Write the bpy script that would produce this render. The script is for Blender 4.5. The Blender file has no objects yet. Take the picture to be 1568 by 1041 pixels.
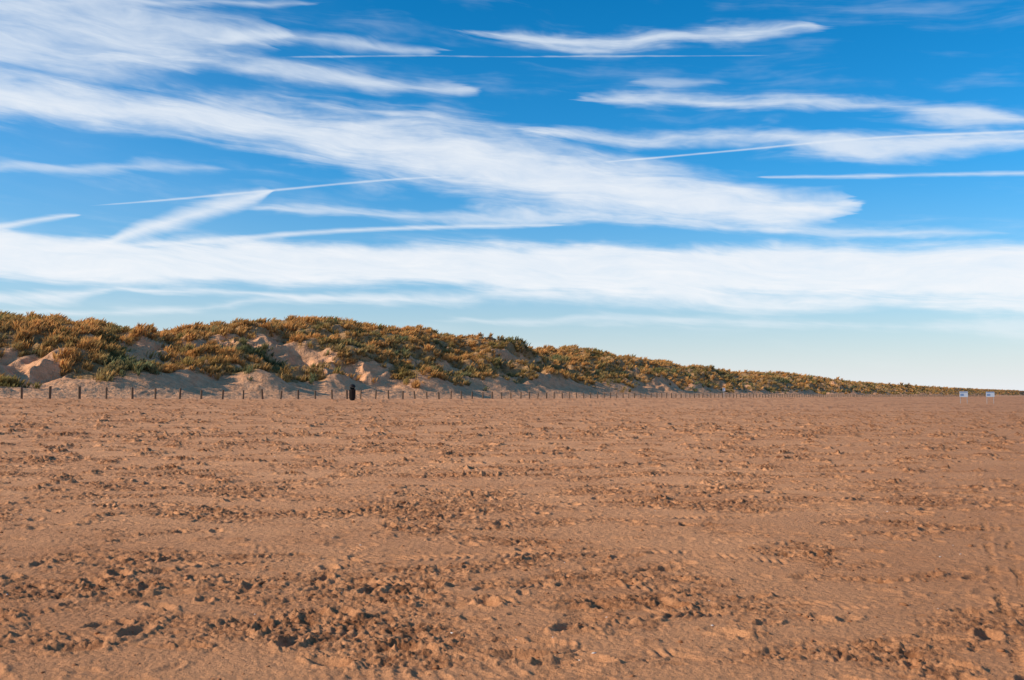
import bpy, math, numpy as np
from mathutils import Vector
rng = np.random.default_rng(7)
scene = bpy.context.scene
F = 1524.0; HY = 606.0; EYE = 1.6
PITCH = math.atan((HY-520.5)/F)

# ---------------------------------------------------------------- noise
_perm = np.random.default_rng(3).permutation(4096)
_ang = np.random.default_rng(4).uniform(0, 2*np.pi, 4096)
_gx, _gy = np.cos(_ang), np.sin(_ang)
def _h(ix, iy, seed):
    return _perm[(_perm[(ix + seed*131) & 4095] + iy) & 4095]
def pn(x, y, seed=0):
    x = np.asarray(x, float); y = np.asarray(y, float)
    x0 = np.floor(x).astype(np.int64); y0 = np.floor(y).astype(np.int64)
    fx = x-x0; fy = y-y0
    u = fx*fx*fx*(fx*(fx*6-15)+10); v = fy*fy*fy*(fy*(fy*6-15)+10)
    def g(a, b):
        h = _h(x0+a, y0+b, seed); return _gx[h]*(fx-a)+_gy[h]*(fy-b)
    return 1.5*((g(0,0)*(1-u)+g(1,0)*u)*(1-v)+(g(0,1)*(1-u)+g(1,1)*u)*v)
def fbm(x, y, seed=0, o=4, r=0.5):
    s = 0; a = 1; t = 0
    for i in range(o):
        s = s + a*pn(x*2**i+i*17.3, y*2**i-i*9.1, seed+i); t += a; a *= r
    return s/t
def sst(a, b, x):
    t = np.clip((x-a)/(b-a), 0, 1); return t*t*(3-2*t)

# ---------------------------------------------------------------- frames
O = np.array([-41.6, 90.0]); DV = np.array([.5043, .8635]); NV = np.array([-.8635, .5043])
def to_sp(x, y):
    return (x-O[0])*DV[0]+(y-O[1])*DV[1], (x-O[0])*NV[0]+(y-O[1])*NV[1]
def from_px(px, p):
    u = (np.asarray(px, float)-784)/F
    D = (p+float(NV@O))/(NV[0]*u+NV[1])
    return D*u, D

# ---------------------------------------------------------------- beach height
def beach_base(x, y):
    s, p = to_sp(x, y)
    z0 = 1.12+0.25*np.exp(-np.maximum(s+10, 0)/50.0)
    z0 = np.where(s < -10, 1.37, z0)
    t = np.clip((p+68)/68, 0, 1)
    t = t*t*(1.6-0.6*t)
    return z0*t

tracks = [  # polyline points in metres, half width, depth, pitch
    ([(-2.0, 9.6), (-1, 9.9), (0.5, 10.35), (1.6, 10.3), (2.6, 9.6)], .24, .014, .10),
    ([(-2.6, 8.3), (-1, 8.6), (0.5, 8.5), (1.8, 8.0)], .22, .014, .09),
    ([(-3.6, 9.3), (-2.2, 9.9), (-1.2, 11.2), (-.6, 12.4)], .20, .013, .09),
    ([(1.0, 7.4), (2.0, 7.6), (3.2, 8.0), (4.6, 7.4)], .24, .012, .09),
    ([(0.2, 5.6), (0.5, 6.6), (0.55, 7.8), (0.9, 9.5)], .20, .014, .08),
    ([(-3, 6.6), (-1.6, 6.9), (-.3, 6.7), (1, 6.2)], .22, .012, .085),
    ([(-5, 12.4), (-2, 13.4), (1, 13.0), (5, 13.8)], .24, .013, .11),
    ([(2.6, 4.0), (3.9, 8.0), (6.2, 14.0), (10, 24), (17, 40)], .14, .010, .12),
    ([(2.75, 5.4), (4.30, 9.0), (7.0, 15.0), (12.4, 26.5), (20, 44)], .05, .024, .07),
    ([(2.95, 5.4), (4.52, 9.0), (7.27, 15.0), (12.8, 26.5), (20.5, 44)], .045, .022, .07),
    ([(-12, 16), (-4, 18.5), (6, 21), (18, 22)], .2, .014, .14),
    ([(-3, 30), (3, 27), (9, 26), (16, 28)], .25, .014, .2),
]
def beach_detail(x, y):
    wx = x+0.25*pn(x*.9, y*.9, 21); wy = y+0.25*pn(x*.9, y*.9, 22)
    m = fbm(wx/2.0, wy/1.3, 5, 5, .65)
    m2 = fbm(wx/9.0+4, wy/6.0, 9, 3, .5)
    D = np.hypot(x, y)
    far = sst(9, 25, D)
    rightq = sst(.15, .5, x/(D+1))
    dist = sst(-.14, .32, m+.40*m2-.14*rightq)
    h = .02*fbm(x/5, y/4, 1, 2)
    b1 = np.abs(fbm(x/.17, y/.12, 30, 3, .6))
    b2 = fbm(x/.06, y/.05, 34, 3, .65)
    pit = -.036*sst(.2, .5, fbm(x/.26+9, y/.17, 44, 2, .5))
    h = h+(dist**1.2)*(.046*(b1-.18)+.024*b2+pit)*(1+.9*far)
    h = h+.013*fbm(x/.40, y/.22, 40, 3, .6)+.009*b2
    hn = fbm(wx/1.0, wy/.9+3, 47, 4, .6)
    heap = sst(.20, .42, hn+.12*m2-.06*(1-far))*(.30+.70*far)
    h = h+heap*(.05+.05*b2+.06*(b1-.18))*(1+.6*sst(20, 45, D))
    rb = sst(.12, .50, fbm(x/1.1+7, y/.8, 55, 4, .65))
    wob = 1.1*fbm(x/.9, y/.9, 57, 2)
    h = h+rb*.0050*np.sin(2*np.pi*(x*np.cos(.35)+y*np.sin(.35)*.6+.10*wob)/.095)*(1+1.5*b2)
    g = .34
    cx = np.floor(x/g).astype(np.int64); cy = np.floor(y/g).astype(np.int64)
    fp = np.zeros_like(x)
    for i in (-1, 0, 1):
        for j in (-1, 0, 1):
            a = cx+i; b = cy+j
            h1 = _h(a, b, 3)/4096.; h2 = _h(a, b, 7)/4096.; h3 = _h(a, b, 11)/4096.; h4 = _h(a, b, 17)/4096.
            dx = x-(a+h1)*g; dy = y-(b+h2)*g; th = h3*6.283; sc = .5+h4*1.5
            lx = dx*np.cos(th)+dy*np.sin(th); ly = -dx*np.sin(th)+dy*np.cos(th)
            r = np.sqrt((lx/.11)**2+(ly/.055)**2)/sc
            fp = fp+np.where(h4 < .55, (-.038*np.exp(-(r**3))+.018*np.exp(-((r-1.45)/.35)**2))*sc, 0)
    fp = fp*(1+.9*b2)
    h = h+fp*(.28+.72*sst(-.35, .30, m+m2))*(.9+.4*far)
    tm = np.zeros_like(x)
    near = D < 60
    for pts, hw, dep, pitc in tracks:
        P = np.array(pts, float)
        tt = np.linspace(0, len(P)-1, 28)
        X = np.interp(tt, range(len(P)), P[:, 0]); Y = np.interp(tt, range(len(P)), P[:, 1])
        for k in range(5):
            X[1:-1] = (X[:-2]+X[1:-1]*2+X[2:])/4; Y[1:-1] = (Y[:-2]+Y[1:-1]*2+Y[2:])/4
        acc = 0
        bb = near & (x > X.min()-1) & (x < X.max()+1) & (y > Y.min()-1) & (y < Y.max()+1)
        xs = x[bb]+.04*pn(x[bb]*2, y[bb]*2, 66); ys = y[bb]+.04*pn(x[bb]*2, y[bb]*2, 67)
        be = np.full(xs.shape, 9.9); a_ = np.zeros_like(xs); s_ = np.zeros_like(xs)
        for i in range(len(X)-1):
            ex, ey = X[i+1]-X[i], Y[i+1]-Y[i]; L = math.hypot(ex, ey); ex /= L; ey /= L
            t = np.clip((xs-X[i])*ex+(ys-Y[i])*ey, 0, L)
            qx = xs-X[i]-t*ex; qy = ys-Y[i]-t*ey; d = np.hypot(qx, qy)
            sg = ex*qy-ey*qx
            c = d < be; be = np.where(c, d, be); a_ = np.where(c, acc+t, a_); s_ = np.where(c, sg, s_); acc += L
        w = sst(hw, hw*.6, be)
        lug = np.tanh(1.6*np.sin(2*np.pi*(a_+.5*np.abs(s_)+.03*pn(xs*3, ys*3, 68))/pitc))
        brk = sst(-.15, .30, fbm(xs/.7+3, ys/.7, 60, 4, .65))
        dh = w*brk*(dep*.8*lug-dep*.35)+brk*dep*.3*np.exp(-((be-hw*1.15)/(.3*hw+.01))**2)
        h[bb] = h[bb]*(1-.5*w*brk)+dh
        tm[bb] = np.maximum(tm[bb], w*brk)
    fade = sst(400, 100, D)
    return h*fade, np.maximum(dist*.9, heap*1.3), tm

def new_mesh(name, V, faces, smooth=True, attrs=None):
    me = bpy.data.meshes.new(name)
    faces = np.asarray(faces, np.int32); n = faces.shape[1]
    me.vertices.add(len(V)); me.vertices.foreach_set('co', np.asarray(V, np.float32).ravel())
    me.loops.add(faces.size); me.loops.foreach_set('vertex_index', faces.ravel())
    me.polygons.add(len(faces)); me.polygons.foreach_set('loop_start', np.arange(0, faces.size, n, dtype=np.int32))
    me.update(calc_edges=True)
    me.polygons.foreach_set('use_smooth', np.full(len(faces), smooth))
    if attrs:
        for k, a in attrs.items():
            a = np.asarray(a, np.float32)
            if a.ndim == 1:
                at = me.attributes.new(k, 'FLOAT', 'POINT'); at.data.foreach_set('value', a)
            else:
                at = me.attributes.new(k, 'FLOAT_COLOR', 'POINT'); at.data.foreach_set('color', np.c_[a, np.ones(len(a))].astype(np.float32).ravel())
    me.update()
    ob = bpy.data.objects.new(name, me); scene.collection.objects.link(ob)
    return ob
def grid_faces(nr, nc, wrap=False):
    i = np.arange(nr-1)[:, None]; j = np.arange(nc if wrap else nc-1)[None, :]
    j2 = (j+1) % nc
    a = i*nc+j; b = i*nc+j2; c = (i+1)*nc+j2; d = (i+1)*nc+j
    return np.stack([a+0*b, b+0*a, c+0*a, d+0*a], -1).reshape(-1, 4)

# ---------------------------------------------------------------- node helpers
def mat(name):
    m = bpy.data.materials.new(name); m.use_nodes = True
    nt = m.node_tree; b = nt.nodes['Principled BSDF']; b.inputs['Roughness'].default_value = .9
    b.inputs['Specular IOR Level'].default_value = .12
    return m, nt, b
def N(nt, t, **k):
    n = nt.nodes.new(t)
    for a, v in k.items(): setattr(n, a, v)
    return n
def setin(nt, sock, v):
    if isinstance(v, bpy.types.NodeSocket): nt.links.new(v, sock)
    elif v is not None: sock.default_value = v
def MA(nt, op, a, b=None, c=None, clamp=False):
    n = N(nt, 'ShaderNodeMath', operation=op, use_clamp=clamp)
    for i, v in enumerate((a, b, c)): setin(nt, n.inputs[i], v)
    return n.outputs[0]
def MIX(nt, f, a, b, mode='MIX'):
    n = N(nt, 'ShaderNodeMix', data_type='RGBA', blend_type=mode)
    setin(nt, n.inputs['Factor'], f)
    for s, v in ((n.inputs[6], a), (n.inputs[7], b)):
        if isinstance(v, tuple): v = (*v, 1)
        setin(nt, s, v)
    return n.outputs[2]
def MR(nt, v, a, b, c=0., d=1., smooth=False):
    n = N(nt, 'ShaderNodeMapRange', interpolation_type='SMOOTHSTEP' if smooth else 'LINEAR')
    for i, q in enumerate((v, a, b, c, d)): setin(nt, n.inputs[i], q)
    return n.outputs[0]
def NOISE(nt, vec, scale, detail=4, rough=.5):
    n = N(nt, 'ShaderNodeTexNoise'); setin(nt, n.inputs['Vector'], vec)
    n.inputs['Scale'].default_value = scale; n.inputs['Detail'].default_value = detail; n.inputs['Roughness'].default_value = rough
    return n.outputs['Fac']
def ATTR(nt, name, col=False):
    n = N(nt, 'ShaderNodeAttribute', attribute_name=name); return n.outputs['Color' if col else 'Fac']

SAND = (.82, .385, .180); SAND_D = (.24, .090, .036)
# ---------------------------------------------------------------- beach
aa = np.radians(np.linspace(-34, 34, 1050))
co = np.radians(np.arange(36, 325, 3.0))
ang = np.concatenate([aa, co])
r = [3.0]
while r[-1] < 110: r.append(r[-1]+max(.014, .0027*r[-1]))
while r[-1] < 9000: r.append(r[-1]*1.05)
r = np.array([.02, .8, 1.6, 2.4]+r)
R, A = np.meshgrid(r, ang, indexing='ij')
x = (R*np.sin(A)).ravel(); y = (R*np.cos(A)).ravel()
hd, dist, tm = beach_detail(x, y)
z = beach_base(x, y)+hd
beach = new_mesh('sand_beach', np.c_[x, y, z], grid_faces(len(r), len(ang), True)[:, ::-1], True, {'dist': dist})

m, nt, b = mat('beach_sand')
geo = N(nt, 'ShaderNodeNewGeometry'); P = geo.outputs['Position']
n1 = NOISE(nt, P, .35, 3, .6); n2 = NOISE(nt, P, 5, 4, .75); n3 = NOISE(nt, P, 90, 2, .7)
sp = N(nt, 'ShaderNodeSeparateXYZ'); nt.links.new(P, sp.inputs[0])
c = MIX(nt, MR(nt, n1, .35, .68), SAND, (.64, .285, .130))
right_dark = MR(nt, MA(nt, 'DIVIDE', sp.outputs['X'], MA(nt, 'ADD', MA(nt, 'ABSOLUTE', sp.outputs['Y']), 4.)), .1, .6, 0, .65, True)
c = MIX(nt, right_dark, c, (.44, .19, .088))  # blends to a darker tone towards the right
nearw = MR(nt, sp.outputs['Y'], 6., 20., .35, 0., True)
c = MIX(nt, nearw, c, (.48, .20, .082))
f = MA(nt, 'MULTIPLY', ATTR(nt, 'dist'), MR(nt, n2, .42, .58, .05, .9), clamp=True)
c = MIX(nt, f, c, SAND_D)  # disturbed sand's darker tone, plus shadow of the heaps put into the colour
c = MIX(nt, MR(nt, n3, .4, .75, 0, .42), c, (.28, .115, .048))
nt.links.new(c, b.inputs['Base Color'])
bp = N(nt, 'ShaderNodeBump'); bp.inputs['Distance'].default_value = .036; bp.inputs['Strength'].default_value = 1.
nt.links.new(NOISE(nt, P, 13, 6, .75), bp.inputs['Height'])
nt.links.new(bp.outputs[0], b.inputs['Normal'])
beach.data.materials.append(m)

def scatter_blobs(name, pos, size, flat, material):
    import bmesh
    bm = bmesh.new(); bmesh.ops.create_icosphere(bm, subdivisions=1, radius=1)
    bv = np.array([v.co[:] for v in bm.verts]); bf = np.array([[v.index for v in f.verts] for f in bm.faces]); bm.free()
    n = len(pos); th = rng.uniform(0, 6.28, n)
    V = bv[None]*rng.uniform(.6, 1.35, (n, len(bv), 1))*size[:, None, None]
    V[..., 0] *= rng.uniform(.8, 1.8, (n, 1)); V[..., 2] *= flat
    c, s = np.cos(th)[:, None], np.sin(th)[:, None]
    X = V[..., 0]*c-V[..., 1]*s; Y = V[..., 0]*s+V[..., 1]*c
    V = np.stack([X, Y, V[..., 2]], -1)+pos[:, None]
    Fc = bf[None]+(np.arange(n)*len(bv))[:, None, None]
    ob = new_mesh(name, V.reshape(-1, 3), Fc.reshape(-1, 3), True); ob.data.materials.append(material); return ob
n = 80000
rr = 4.5*np.exp(rng.uniform(0, math.log(14), n)); th = rng.uniform(-.6, .6, n)
cx, cy = rr*np.sin(th), rr*np.cos(th)
hh, dd, tt = beach_detail(cx, cy)
cl = sst(0, .4, fbm(cx/.7, cy/.45, 77, 3))
keep = rng.uniform(0, 1, n) < (.02+.45*dd**2*cl)*(1-.5*tt)
cx, cy, hh = cx[keep], cy[keep], hh[keep]
size = np.minimum(np.exp(rng.normal(-5.1, .5, len(cx))), .018)*(1+np.hypot(cx, cy)/20)
pos = np.c_[cx, cy, beach_base(cx, cy)+hh+size*.15]
mc, nt, b = mat('damp_sand'); P = N(nt, 'ShaderNodeNewGeometry').outputs['Position']
nt.links.new(MIX(nt, NOISE(nt, P, 9, 3), (.42, .18, .08), (.20, .082, .034)), b.inputs['Base Color'])
scatter_blobs('sand_clods', pos, size, .5, mc)
n = 60; rr = 5*np.exp(rng.uniform(0, 1.8, n)); th = rng.uniform(-.55, .55, n)
cx, cy = rr*np.sin(th), rr*np.cos(th); hh, _, _ = beach_detail(cx, cy)
ms, nt, b = mat('shell'); b.inputs['Base Color'].default_value = (.7, .62, .55, 1)
scatter_blobs('seashells', np.c_[cx, cy, beach_base(cx, cy)+hh+.004], np.full(n, .009)*rng.uniform(.5, 1.4, n), .4, ms)

# ---------------------------------------------------------------- dunes
PC = 45.0
sky = [(-400,480),(-60,478),(0,479),(40,481),(75,499),(110,495),(150,490),(180,498),(210,506),(250,503),(300,498),(340,496),(400,491),(450,486),(520,487),(570,495),(640,503),(700,514),(760,523),(800,530),(860,531),(920,536),(950,545),(1000,551),(1050,561),(1100,569),(1150,570),(1200,571),(1250,579),(1300,585),(1350,588),(1400,592),(1450,594),(1500,596),(1568,598),(1620,600)]
sx = np.array(sky, float)
rx, rd = from_px(sx[:, 0], PC)
rs, _ = to_sp(rx, rd)
rH = EYE+(HY-sx[:, 1])*rd/F-.85
hum = [(150,20,518,5.0,5),(190,15,556,3.5,4),(150,13,575,3.5,3),(20,32,494,7,6),(12,13,583,3,3),(395,14,555,4,4),(320,24,530,4,5),(240,17,560,4,3.5),(650,14,560,5,4),(560,24,533,8,5),(745,16,570,6,4),(930,16,573,8,5),(480,30,510,7,5),(880,30,545,12,7),(1180,22,573,20,8),(1010,26,566,14,7),(610,30,515,5,6),(690,26,543,6,5)]
sandspots = [(85,14,2.6,9),(48,20,3,3),(400,31,9,3.5),(450,26,6,3),(245,28,4,2.5),(520,10,10,4),(840,12,12,2.5),(290,12,4,3),(1000,14,14,2.5),(700,20,6,1.8),(330,33,3,2.5),(620,34,5,1.8),(210,24,2.5,2.5),(780,27,8,2),(560,18,5,2)]
hs = []
for px, p, yt, ws, wp in hum:
    X, Y = from_px(px, p); s_, _ = to_sp(X, Y); hs.append((float(s_), p, EYE+(HY-yt)*float(Y)/F-.6, ws, wp))
ss = []
for px, p, ws, wp in sandspots:
    X, Y = from_px(px, p); s_, _ = to_sp(X, Y); ss.append((float(s_), p, ws, wp))
def dune(x, y):
    s, p = to_sp(x, y)
    zb = beach_base(x, y)
    H = np.interp(s, rs, rH)
    pw = p+7*fbm(s/24, p/40, 70, 3)*sst(55, 35, p)*sst(8, 18, p)
    t = np.clip((pw-5)/(PC-5), 0, 1)
    prof = .55*t+.45*sst(0, 1, t)
    z = zb+(H-zb)*prof
    win = sst(9, 20, p)*(1-.75*sst(34, 44, p))
    z = z+win*(3.6*fbm(s/14, p/9, 80, 3)+2.8*(.30-np.abs(fbm(s/8, p/6, 86, 3))*1.7))
    for s0, p0, zt, ws, wp in hs:
        q = np.exp(-((s-s0)/ws)**2-((p-p0)/wp)**2)
        z = z+(np.maximum(zt, 0)-z)*q*.85
    z = z+.22*fbm(s/3.0, p/2.4, 90, 3)*sst(3, 9, p)+1.5*fbm(s/6.5, p/5, 95, 3)*sst(34, 44, p)
    z = np.maximum(z, zb-.3+.35*sst(3, 12, p))
    z = z+.26*np.maximum(fbm(s/3.0, p/1.6, 98, 4, .65)+.1, -.1)*sst(2.5, 5, p)*sst(20, 9, p)
    back = sst(48, 130, p)
    z = z*(1-back*.85)
    z = z-.45*sst(4.5, 1.5, p)
    veg = .40+1.4*fbm(s/7, p/4, 100, 5, .65)+.35*sst(10, 24, p)-.95*sst(16, 7, p)+.32*sst(34, 42, p)+.20*sst(30, 120, s)
    for s0, p0, zt, ws, wp in hs: veg = veg+.5*np.exp(-((s-s0)/ws)**2-((p-p0)/wp)**2)
    for s0, p0, ws, wp in ss: veg = veg-1.3*np.exp(-((s-s0)/ws)**2-((p-p0)/wp)**2)
    return z, sst(.25, .75, veg)
cols = np.concatenate([np.linspace(-3500, -260, 60), np.linspace(-250, 1500, 1100), np.linspace(1502, 1655, 120)])
rows = np.concatenate([np.linspace(1.5, 55, 190), np.linspace(57, 140, 30)])
PX, PP = np.meshgrid(cols, rows, indexing='xy')
X, Y = from_px(PX.ravel(), PP.ravel())
Z, veg = dune(X, Y)
dn = new_mesh('sand_dunes', np.c_[X, Y, Z], grid_faces(len(rows), len(cols)), True, {'veg': veg})
m, nt, b = mat('dune_surface')
P = N(nt, 'ShaderNodeNewGeometry').outputs['Position']
na = NOISE(nt, P, .12, 3, .6); nb = NOISE(nt, P, 1.1, 4, .7); nc = NOISE(nt, P, 4, 3, .7)
sc = MIX(nt, MR(nt, nb, .35, .65), (.80, .41, .215), (.58, .275, .135))
gc = MIX(nt, MR(nt, na, .4, .6), (.44, .24, .085), (.27, .175, .06))
gc = MIX(nt, MR(nt, nc, .4, .65), gc, (.13, .088, .034))
vf = MR(nt, MA(nt, 'ADD', ATTR(nt, 'veg'), MA(nt, 'MULTIPLY', MA(nt, 'SUBTRACT', nb, .5), 1.4)), .4, .9, 0., .7)
nt.links.new(MIX(nt, vf, sc, gc), b.inputs['Base Color'])
bp = N(nt, 'ShaderNodeBump'); bp.inputs['Distance'].default_value = .35; bp.inputs['Strength'].default_value = 1.
nt.links.new(nb, bp.inputs['Height']); nt.links.new(bp.outputs[0], b.inputs['Normal'])
dn.data.materials.append(m)

# marram grass: one mesh of tufts
n = 100000
px = rng.uniform(-160, 1560, n); pp = rng.uniform(4, 50, n)
X, Y = from_px(px, pp); Z, veg = dune(X, Y)
s_, p_ = to_sp(X, Y)
clump = sst(-.12, .25, fbm(s_/2.2, p_/2.0, 120, 3, .65))
keep = rng.uniform(0, 1, n) < veg*(.06+.75*clump)
X, Y, Z, s_, p_, cl = X[keep], Y[keep], Z[keep], s_[keep], p_[keep], clump[keep]
n = len(X); B = 11
tall = rng.uniform(.5, 1.25, n)*(.55+.6*cl)*(1+np.clip(Y-200, 0, 500)/900)
vx = rng.normal(0, .20, (n, B)); vy = rng.normal(0, .20, (n, B))
th = rng.uniform(0, 6.28, (n, B)); lean = rng.uniform(.1, .6, (n, B))
wd = (.020+.00018*Y)[:, None]*rng.uniform(.7, 1.4, (n, B))
L = tall[:, None]*rng.uniform(.6, 1.1, (n, B))
bx = X[:, None]+vx; by = Y[:, None]+vy; bz = (Z-.06)[:, None]+0*vx
dx = np.cos(th)*lean+.18; dy = np.sin(th)*lean
fa = rng.uniform(0, 3.14, (n, B)); wx = np.cos(fa)*wd; wy = np.sin(fa)*wd*.6
v0 = np.stack([bx-wx, by-wy, bz], -1); v1 = np.stack([bx+wx, by+wy, bz], -1)
v2 = np.stack([bx+dx*L*.35+wx*.8, by+dy*L*.35+wy*.8, bz+L*.62], -1)
v3 = np.stack([bx+dx*L, by+dy*L, bz+L*.9], -1)
V = np.stack([v0, v1, v2, v3], 2).reshape(-1, 3)
Fc = np.arange(len(V)).reshape(-1, 4)
k = np.clip(.52+.012*(p_-14)+1.8*fbm(s_/12, p_/7, 130, 3)+rng.normal(0, .2, n), 0, 1)
straw = np.array([.76, .38, .125]); olive = np.array([.33, .245, .08]); grey = np.array([.22, .235, .11])
g2 = np.clip(.5+1.6*fbm(s_/20, p_/9, 140, 2), 0, 1)[:, None]
col = straw*k[:, None]+(olive*(1-g2)+grey*g2)*(1-k[:, None])
col = col*rng.uniform(.6, 1.2, (n, 1))
colv = np.repeat(col, B*4, 0)*np.tile(np.array([.42, .42, .95, 1.15]), n*B)[:, None]  # root shade painted into the colour: blade bases darkened, tips brightened
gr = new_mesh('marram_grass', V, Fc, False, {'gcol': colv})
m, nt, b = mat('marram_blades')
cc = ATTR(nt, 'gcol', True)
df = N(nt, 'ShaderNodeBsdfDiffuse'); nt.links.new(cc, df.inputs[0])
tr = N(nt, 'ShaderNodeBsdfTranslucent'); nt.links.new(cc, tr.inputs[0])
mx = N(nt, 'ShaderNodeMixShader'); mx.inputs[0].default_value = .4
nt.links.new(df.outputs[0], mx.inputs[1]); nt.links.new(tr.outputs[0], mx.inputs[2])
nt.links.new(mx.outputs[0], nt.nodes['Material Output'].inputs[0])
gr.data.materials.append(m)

# ---------------------------------------------------------------- objects
def gz(x, y):
    x = np.array([float(x)]); y = np.array([float(y)])
    return float(beach_base(x, y)[0]+beach_detail(x, y)[0][0])
def wood(name, c1, c2, sc=6):
    m, nt, b = mat(name); tc = N(nt, 'ShaderNodeTexCoord')
    nt.links.new(MIX(nt, NOISE(nt, tc.outputs['Object'], sc, 5, .7), c1, c2), b.inputs['Base Color']); return m
mw = wood('weathered_wood', (.20, .13, .085), (.09, .06, .042))
V = []; Fq = []
for i in range(-8, 330):
    s0 = i*2.94+rng.normal(0, .08)
    off = rng.normal(0, .05)
    X0, Y0 = O+DV*s0+NV*off; zz = float(beach_base(np.array([X0]), np.array([Y0]))[0])
    w = .115*rng.uniform(.85, 1.2); H = 1.08*rng.uniform(.86, 1.08); tl = rng.normal(0, .04, 2); a = rng.uniform(0, 1.5)
    base = len(V)
    for (zq, sc) in ((-.3, 1), (H-.03, .97), (H, .75)):
        for kk in range(6):
            t = a+kk*math.pi/3
            V.append((X0+w*sc*math.cos(t)+tl[0]*zq, Y0+w*sc*math.sin(t)+tl[1]*zq, zz+zq))
    for lv in range(2):
        for kk in range(6):
            Fq.append((base+lv*6+kk, base+lv*6+(kk+1) % 6, base+lv*6+6+(kk+1) % 6, base+lv*6+6+kk))
    t6 = base+12
    Fq.append((t6, t6+1, t6+2, t6+3)); Fq.append((t6, t6+3, t6+4, t6+5))
fence = new_mesh('wooden_post_fence', V, Fq, False); fence.data.materials.append(mw)

def lathe(prof, seg=20, cx=0, cy=0):
    V = []; Fc = []
    for r_, z_ in prof:
        for k in range(seg):
            t = 2*math.pi*k/seg; V.append((cx+r_*math.cos(t), cy+r_*math.sin(t), z_))
    for i in range(len(prof)-1):
        for k in range(seg): Fc.append((i*seg+k, i*seg+(k+1) % seg, (i+1)*seg+(k+1) % seg, (i+1)*seg+k))
    return V, Fc
def box(cx, cy, cz, sx_, sy, sz):
    V = [(cx+a*sx_/2, cy+b_*sy/2, cz+c_*sz/2) for c_ in (-1, 1) for a, b_ in ((-1, -1), (1, -1), (1, 1), (-1, 1))]
    return V, [(3, 2, 1, 0), (4, 5, 6, 7), (0, 1, 5, 4), (1, 2, 6, 5), (2, 3, 7, 6), (3, 0, 4, 7)]
def part(parent, name, VF, material, bevel=0):
    ob = new_mesh(name, VF[0], VF[1], False); ob.parent = parent; ob.data.materials.append(material)
    if bevel:
        mo = ob.modifiers.new('b', 'BEVEL'); mo.width = bevel; mo.segments = 2
    return ob
def empty(name, loc, rz=0):
    e = bpy.data.objects.new(name, None); scene.collection.objects.link(e); e.location = loc; e.rotation_euler = (0, 0, rz); return e
mdark = wood('dark_bin_plastic', (.03, .022, .02), (.018, .014, .013)); mdark.node_tree.nodes['Principled BSDF'].inputs['Roughness'].default_value = .5
mhole = wood('bin_interior', (.006, .006, .006), (.004, .004, .004))
bxp, byp = from_px(540, -6.0)
e = empty('litter_bin', (float(bxp), float(byp), gz(bxp, byp)), .1)
part(e, 'plinth', lathe([(.001, -.1), (.30, -.1), (.30, .10), (.27, .12), (.001, .12)]), mdark)
part(e, 'body', lathe([(.25, .12), (.31, .18), (.35, 1.2), (.37, 1.22), (.37, 1.28), (.33, 1.28), (.33, 1.22), (.001, 1.2)]), mdark)
for k in range(4):
    t = math.pi/4+k*math.pi/2
    part(e, 'hood_post_%d' % (k+1), box(.31*math.cos(t), .31*math.sin(t), 1.41, .07, .07, .30), mdark)
part(e, 'hood', lathe([(.001, 1.54), (.36, 1.54), (.38, 1.58), (.35, 1.70), (.26, 1.82), (.12, 1.89), (.001, 1.9)]), mdark)
part(e, 'liner', lathe([(.20, 1.2), (.24, 1.5)]), mhole)
for k in range(14):
    t = k*2*math.pi/14
    part(e, 'slat_%d' % (k+1), box(.36*math.cos(t), .36*math.sin(t), .68, .035, .035, 1.0), mdark)

mboard = wood('sign_panel', (.45, .50, .58), (.36, .42, .52), 3); mblue = wood('sign_blue', (.16, .24, .42), (.12, .2, .36)); mpost = wood('galvanised_post', (.35, .35, .37), (.25, .25, .25))
def sign(name, px, D, w, h, H, posts=2):
    X0 = (px-784)/F*D; e = empty(name, (X0, D, gz(X0, D)), math.atan2(-X0, D)*.6)
    xs = [-w*.4, w*.4] if posts == 2 else [0]
    for i, q in enumerate(xs):
        part(e, 'post_%d' % (i+1), lathe([(.05, -.3), (.05, H), (.001, H+.02)], 10, q, .06), mpost)
    part(e, 'panel', box(0, -.01, H-h/2-.03, w, .03, h), mboard, .008)
    part(e, 'header', box(0, -.032, H-h*.13-.03, w*.92, .01, h*.14), mblue)
    part(e, 'notice', box(-w*.2, -.032, H-h*.60-.03, w*.4, .01, h*.4), mblue)
sign('beach_sign', 1474.5, 205, 1.6, 1.15, 2.5)
sign('beach_sign', 1515, 205, 1.6, 1.05, 2.45)
sign('warning_sign', 1108, 232, .6, .75, 2.5, 1)

# ---------------------------------------------------------------- light
SAZ = math.radians(-103); SEL = math.radians(25)
sd = Vector((math.sin(SAZ)*math.cos(SEL), math.cos(SAZ)*math.cos(SEL), math.sin(SEL)))
ld = bpy.data.lights.new('sun', 'SUN'); ld.energy = 5.0; ld.angle = math.radians(.5); ld.color = (1, .89, .73)
lo = bpy.data.objects.new('sun', ld); scene.collection.objects.link(lo)
lo.rotation_euler = (-sd).to_track_quat('-Z', 'Y').to_euler(); lo.location = (-50, -20, 60)

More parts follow.
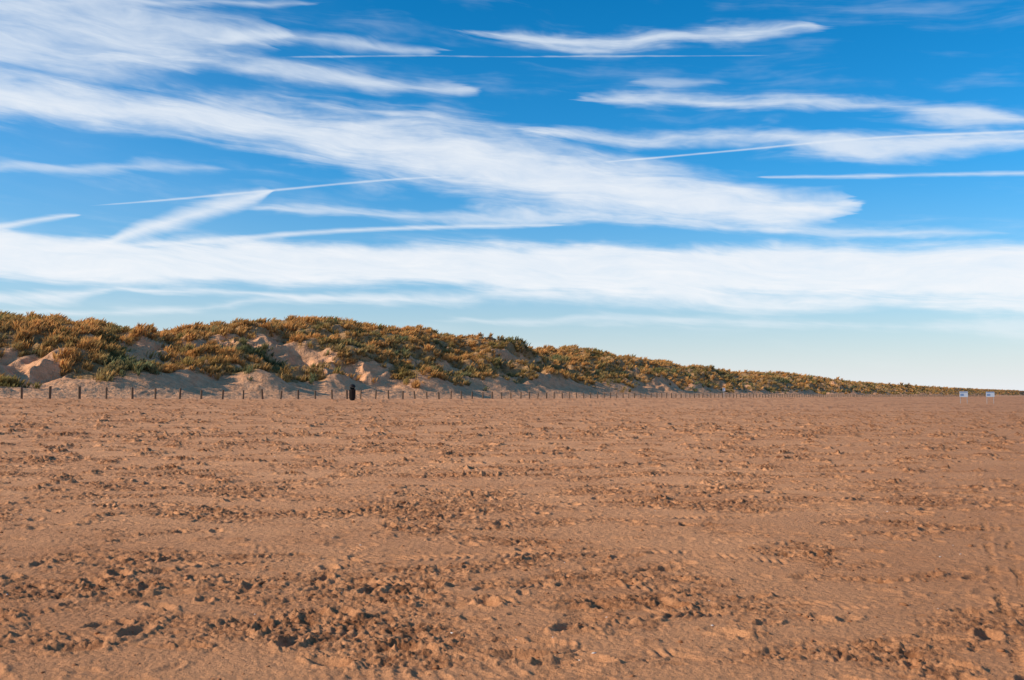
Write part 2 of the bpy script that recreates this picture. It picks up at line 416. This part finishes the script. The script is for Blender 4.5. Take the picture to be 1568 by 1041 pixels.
w = bpy.data.worlds.new('World'); scene.world = w; w.use_nodes = True; nt = w.node_tree
try:
    w.cycles.sampling_method = 'MANUAL'; w.cycles.sample_map_resolution = 256
except Exception as ex: print(ex)
bg = nt.nodes['Background']
st = N(nt, 'ShaderNodeTexSky', sky_type='NISHITA'); st.sun_disc = False; st.sun_elevation = SEL; st.sun_rotation = SAZ % (2*math.pi)
st.dust_density = .3; st.ozone_density = 3.0
tc = N(nt, 'ShaderNodeTexCoord'); sp = N(nt, 'ShaderNodeSeparateXYZ'); nt.links.new(tc.outputs['Generated'], sp.inputs[0])
gx, gy, gzz = sp.outputs
az = MA(nt, 'ARCTAN2', gx, gy); el = MA(nt, 'ARCSINE', gzz)
def pix(px, py):
    a = (px-784)/F; b_ = (520.5-py)/F
    yy = math.cos(PITCH)-b_*math.sin(PITCH); zz = math.sin(PITCH)+b_*math.cos(PITCH)
    return math.atan2(a, yy), math.atan2(zz, math.hypot(a, yy))
def vec(a, b_, c_=0.):
    n = N(nt, 'ShaderNodeCombineXYZ'); setin(nt, n.inputs[0], a); setin(nt, n.inputs[1], b_); setin(nt, n.inputs[2], c_); return n.outputs[0]
mul = lambda a, b_: MA(nt, 'MULTIPLY', a, b_)
add = lambda a, b_: MA(nt, 'ADD', a, b_)
sub = lambda a, b_: MA(nt, 'SUBTRACT', a, b_)
q = add(el, mul(az, .08))
wn = NOISE(nt, vec(mul(az, 5.), mul(q, 22.)), 1, 2, .55)
wn2 = NOISE(nt, vec(mul(az, 14.), mul(q, 60.), 3.), 1, 2, .6)
elw = add(el, add(mul(sub(wn, .5), .020), mul(sub(wn2, .5), .010)))
nA = NOISE(nt, vec(mul(az, 4.), mul(add(q, mul(wn, .04)), 50.), 7.), 1, 5, .6)
nB = NOISE(nt, vec(mul(az, 16.), mul(add(el, add(mul(az, .10), mul(wn, .05))), 110.), 2.), 1, 4, .65)
nC = NOISE(nt, vec(mul(az, 9.), mul(q, 26.), 5.), 1, 4, .6)
ns = sub(add(add(mul(nA, .40), mul(nB, .22)), mul(nC, .38)), .5)
T0 = MA(nt, 'DIVIDE', add(az, .65), 1.3, clamp=True)
T1 = MA(nt, 'DIVIDE', add(add(az, mul(sub(nA, .5), .16)), .65), 1.3, clamp=True)
def curve(pts, T):
    n = N(nt, 'ShaderNodeFloatCurve'); c = n.mapping.curves[0]; n.mapping.use_clip = False
    pts = sorted(pts)
    while len(c.points) < len(pts): c.points.new(.5, .5)
    for p_, (a, b_) in zip(c.points, pts): p_.location = (a, b_); p_.handle_type = 'AUTO_CLAMPED'
    n.mapping.update(); nt.links.new(T, n.inputs['Value']); return n.outputs[0]
def band(pts, dens, k=2.6, warp=True, soft=1.1):
    cc, ww = [], []
    for px, py, hw in pts:
        a, e_ = pix(px, py); t = (a+.65)/1.3
        cc.append((t, e_/.5)); ww.append((t, (hw*1.12/F)/.1))
    c_ = mul(curve(cc, T0), .5); w_ = mul(curve(ww, T1 if warp else T0), .1)
    d = MA(nt, 'ABSOLUTE', sub(elw if warp else el, c_))
    e_ = MA(nt, 'DIVIDE', sub(w_, d), add(w_, .0012 if warp else .0002))
    e_ = add(e_, mul(ns, k))
    m_ = MR(nt, e_, 0., soft, 0., dens, True)
    return mul(m_, MR(nt, w_, .0003, .0055 if warp else .0012, 0., 1.))
bands = [
 band([(-300,170,30),(0,145,36),(200,172,36),(400,192,42),(500,212,50),(600,225,60),(700,240,66),(800,262,68),(900,282,66),(1000,300,56),(1100,310,48),(1200,323,36),(1290,313,20),(1345,308,0),(1400,308,0)], .95, 2.1, True, .9),
 band([(-300,60,110),(0,55,105),(100,58,95),(200,62,75),(300,60,50),(400,58,30),(480,55,0),(560,55,0)], .80, 2.4),
 band([(-100,3,16),(300,4,12),(430,4,8),(520,4,0),(600,4,0)], .6),
 band([(120,80,0),(200,85,16),(330,97,20),(500,115,22),(600,130,18),(700,133,14),(780,130,0),(840,130,0)], .78),
 band([(300,66,0),(350,65,12),(480,60,12),(560,69,11),(640,75,10),(680,76,0),(730,76,0)], .65),
 band([(400,88,0),(470,87,2.0),(700,86,2.3),(900,86,1.6),(1150,85,1.0),(1200,85,0)], .50, 5.5, False),
 band([(700,48,0),(760,50,7),(850,58,12),(950,57,16),(1030,55,20),(1100,54,21),(1180,48,15),(1230,45,9),(1300,45,0),(1360,45,0)], .88, 3.2),
 band([(860,150,0),(920,152,12),(1000,152,14),(1100,160,12),(1200,163,14),(1300,160,14),(1400,165,18),(1500,176,18),(1570,180,9),(1650,180,0)], .78, 3.4),
 band([(970,128,0),(1040,127,9),(1075,126,8),(1120,126,0)], .35),
 band([(780,205,0),(870,205,14),(950,210,17),(1050,209,16),(1200,211,18),(1300,220,25),(1400,224,24),(1568,212,20),(1750,210,20)], .80, 3.2),
 band([(900,250,0),(950,246,1.8),(1130,230,2.2),(1300,214,2.2),(1568,201,2.4),(1700,196,2.4)], .7, 1.6, False),
 band([(1150,271,0),(1200,271,4),(1400,268,5),(1568,265,5),(1750,263,5)], .65, 3.5, False),
 band([(110,385,0),(160,374,7),(200,357,14),(250,342,18),(330,319,20),(390,301,14),(415,293,3),(425,291,0),(480,291,0)], .88, 1.8, False),
 band([(-150,356,6),(0,347,6),(50,338,7),(110,330,4),(135,329,0),(200,329,0)], .75, 1.8, False),
 band([(120,316,0),(180,312,1.8),(400,293,2.4),(600,275,2.2),(680,271,1.5),(730,270,0)], .6, 1.6, False),
 band([(60,380,0),(150,377,4),(300,371,5),(450,358,6),(600,350,5),(800,345,5),(900,344,0),(960,344,0)], .7, 2.4, False),
 band([(350,318,0),(450,322,9),(600,330,13),(800,334,14),(1000,342,13),(1200,352,11),(1380,356,10),(1480,359,7),(1560,360,0)], .6, 3.),
 band([(-300,392,36),(0,392,36),(60,398,34),(200,402,36),(400,405,37),(600,408,35),(800,410,40),(1000,413,43),(1200,416,44),(1568,420,50),(1800,420,50)], .97, 1.7, False, .55),
 band([(-300,455,10),(0,460,14),(120,452,16),(200,440,6),(300,448,9),(430,455,8),(560,458,14),(800,452,20),(1000,455,22),(1300,462,20),(1568,465,20),(1800,465,20)], .75, 2.8),
 band([(-300,360,12),(0,368,14),(90,374,14),(160,380,6),(200,380,0),(260,380,0)], .8, 1.2),
 band([(-200,262,7),(0,258,7),(150,256,11),(230,252,13),(300,258,8),(400,262,0),(500,262,0)], .48, 2.8),
 band([(600,492,0),(800,489,9),(1100,492,10),(1350,500,11),(1568,500,9),(1700,500,9)], .4, 4.),
 band([(-100,480,8),(200,478,9),(300,472,8),(450,462,9),(540,470,0),(600,470,0)], .55, 2.8),
]
cm = bands[0]
for b_ in bands[1:]:
    cm = sub(1., mul(sub(1., cm), sub(1., b_)))
veil = mul(MR(nt, add(mul(nA, .6), mul(nC, .4)), .48, .72, 0, .24, True), MR(nt, el, .0, .12, .3, 1.))
cm = sub(1., mul(sub(1., cm), sub(1., veil)))
veil2 = mul(MR(nt, az, -.55, -.1, .12, 0., True), MR(nt, wn, .3, .7, .4, 1.))
cm = sub(1., mul(sub(1., cm), sub(1., veil2)))
cm = mul(cm, MR(nt, nB, .2, .75, .76, 1.04)); cm = MA(nt, 'MINIMUM', cm, 1.)
ramp = N(nt, 'ShaderNodeValToRGB'); nt.links.new(MR(nt, el, 0., .4), ramp.inputs[0])
cr = ramp.color_ramp; cr.elements[0].position = 0; cr.elements[0].color = (1, 1, 1, 1); cr.elements[1].position = 1; cr.elements[1].color = (.0, .98, 1.5, 1)
e1 = cr.elements.new(.3); e1.color = (.32, 1.1, 1.5, 1)
e1 = cr.elements.new(.55); e1.color = (.0, 1.05, 1.6, 1)
skyc = MIX(nt, 1., st.outputs[0], ramp.outputs[0], 'MULTIPLY')
haze = MA(nt, 'EXPONENT', mul(MA(nt, 'MAXIMUM', el, 0.), -13.))
skyc = MIX(nt, haze, skyc, (8.3, 8.65, 9.1))
cloud = MIX(nt, MR(nt, el, .08, .36), (9.2, 9.45, 9.8), (7.3, 8.1, 9.1))
fin = MIX(nt, cm, skyc, cloud)
nt.links.new(fin, bg.inputs['Color']); bg.inputs['Strength'].default_value = .1

# ---------------------------------------------------------------- camera
cd = bpy.data.cameras.new('camera'); cd.lens = 35.0; cd.sensor_width = 36; cd.clip_end = 30000; cd.clip_start = .05
cam = bpy.data.objects.new('camera', cd); scene.collection.objects.link(cam)
cam.location = (0, 0, EYE); cam.rotation_euler = (math.radians(90)+PITCH, 0, 0)
scene.camera = cam
scene.view_settings.view_transform = 'Standard'; scene.view_settings.look = 'None'; scene.view_settings.exposure = 0
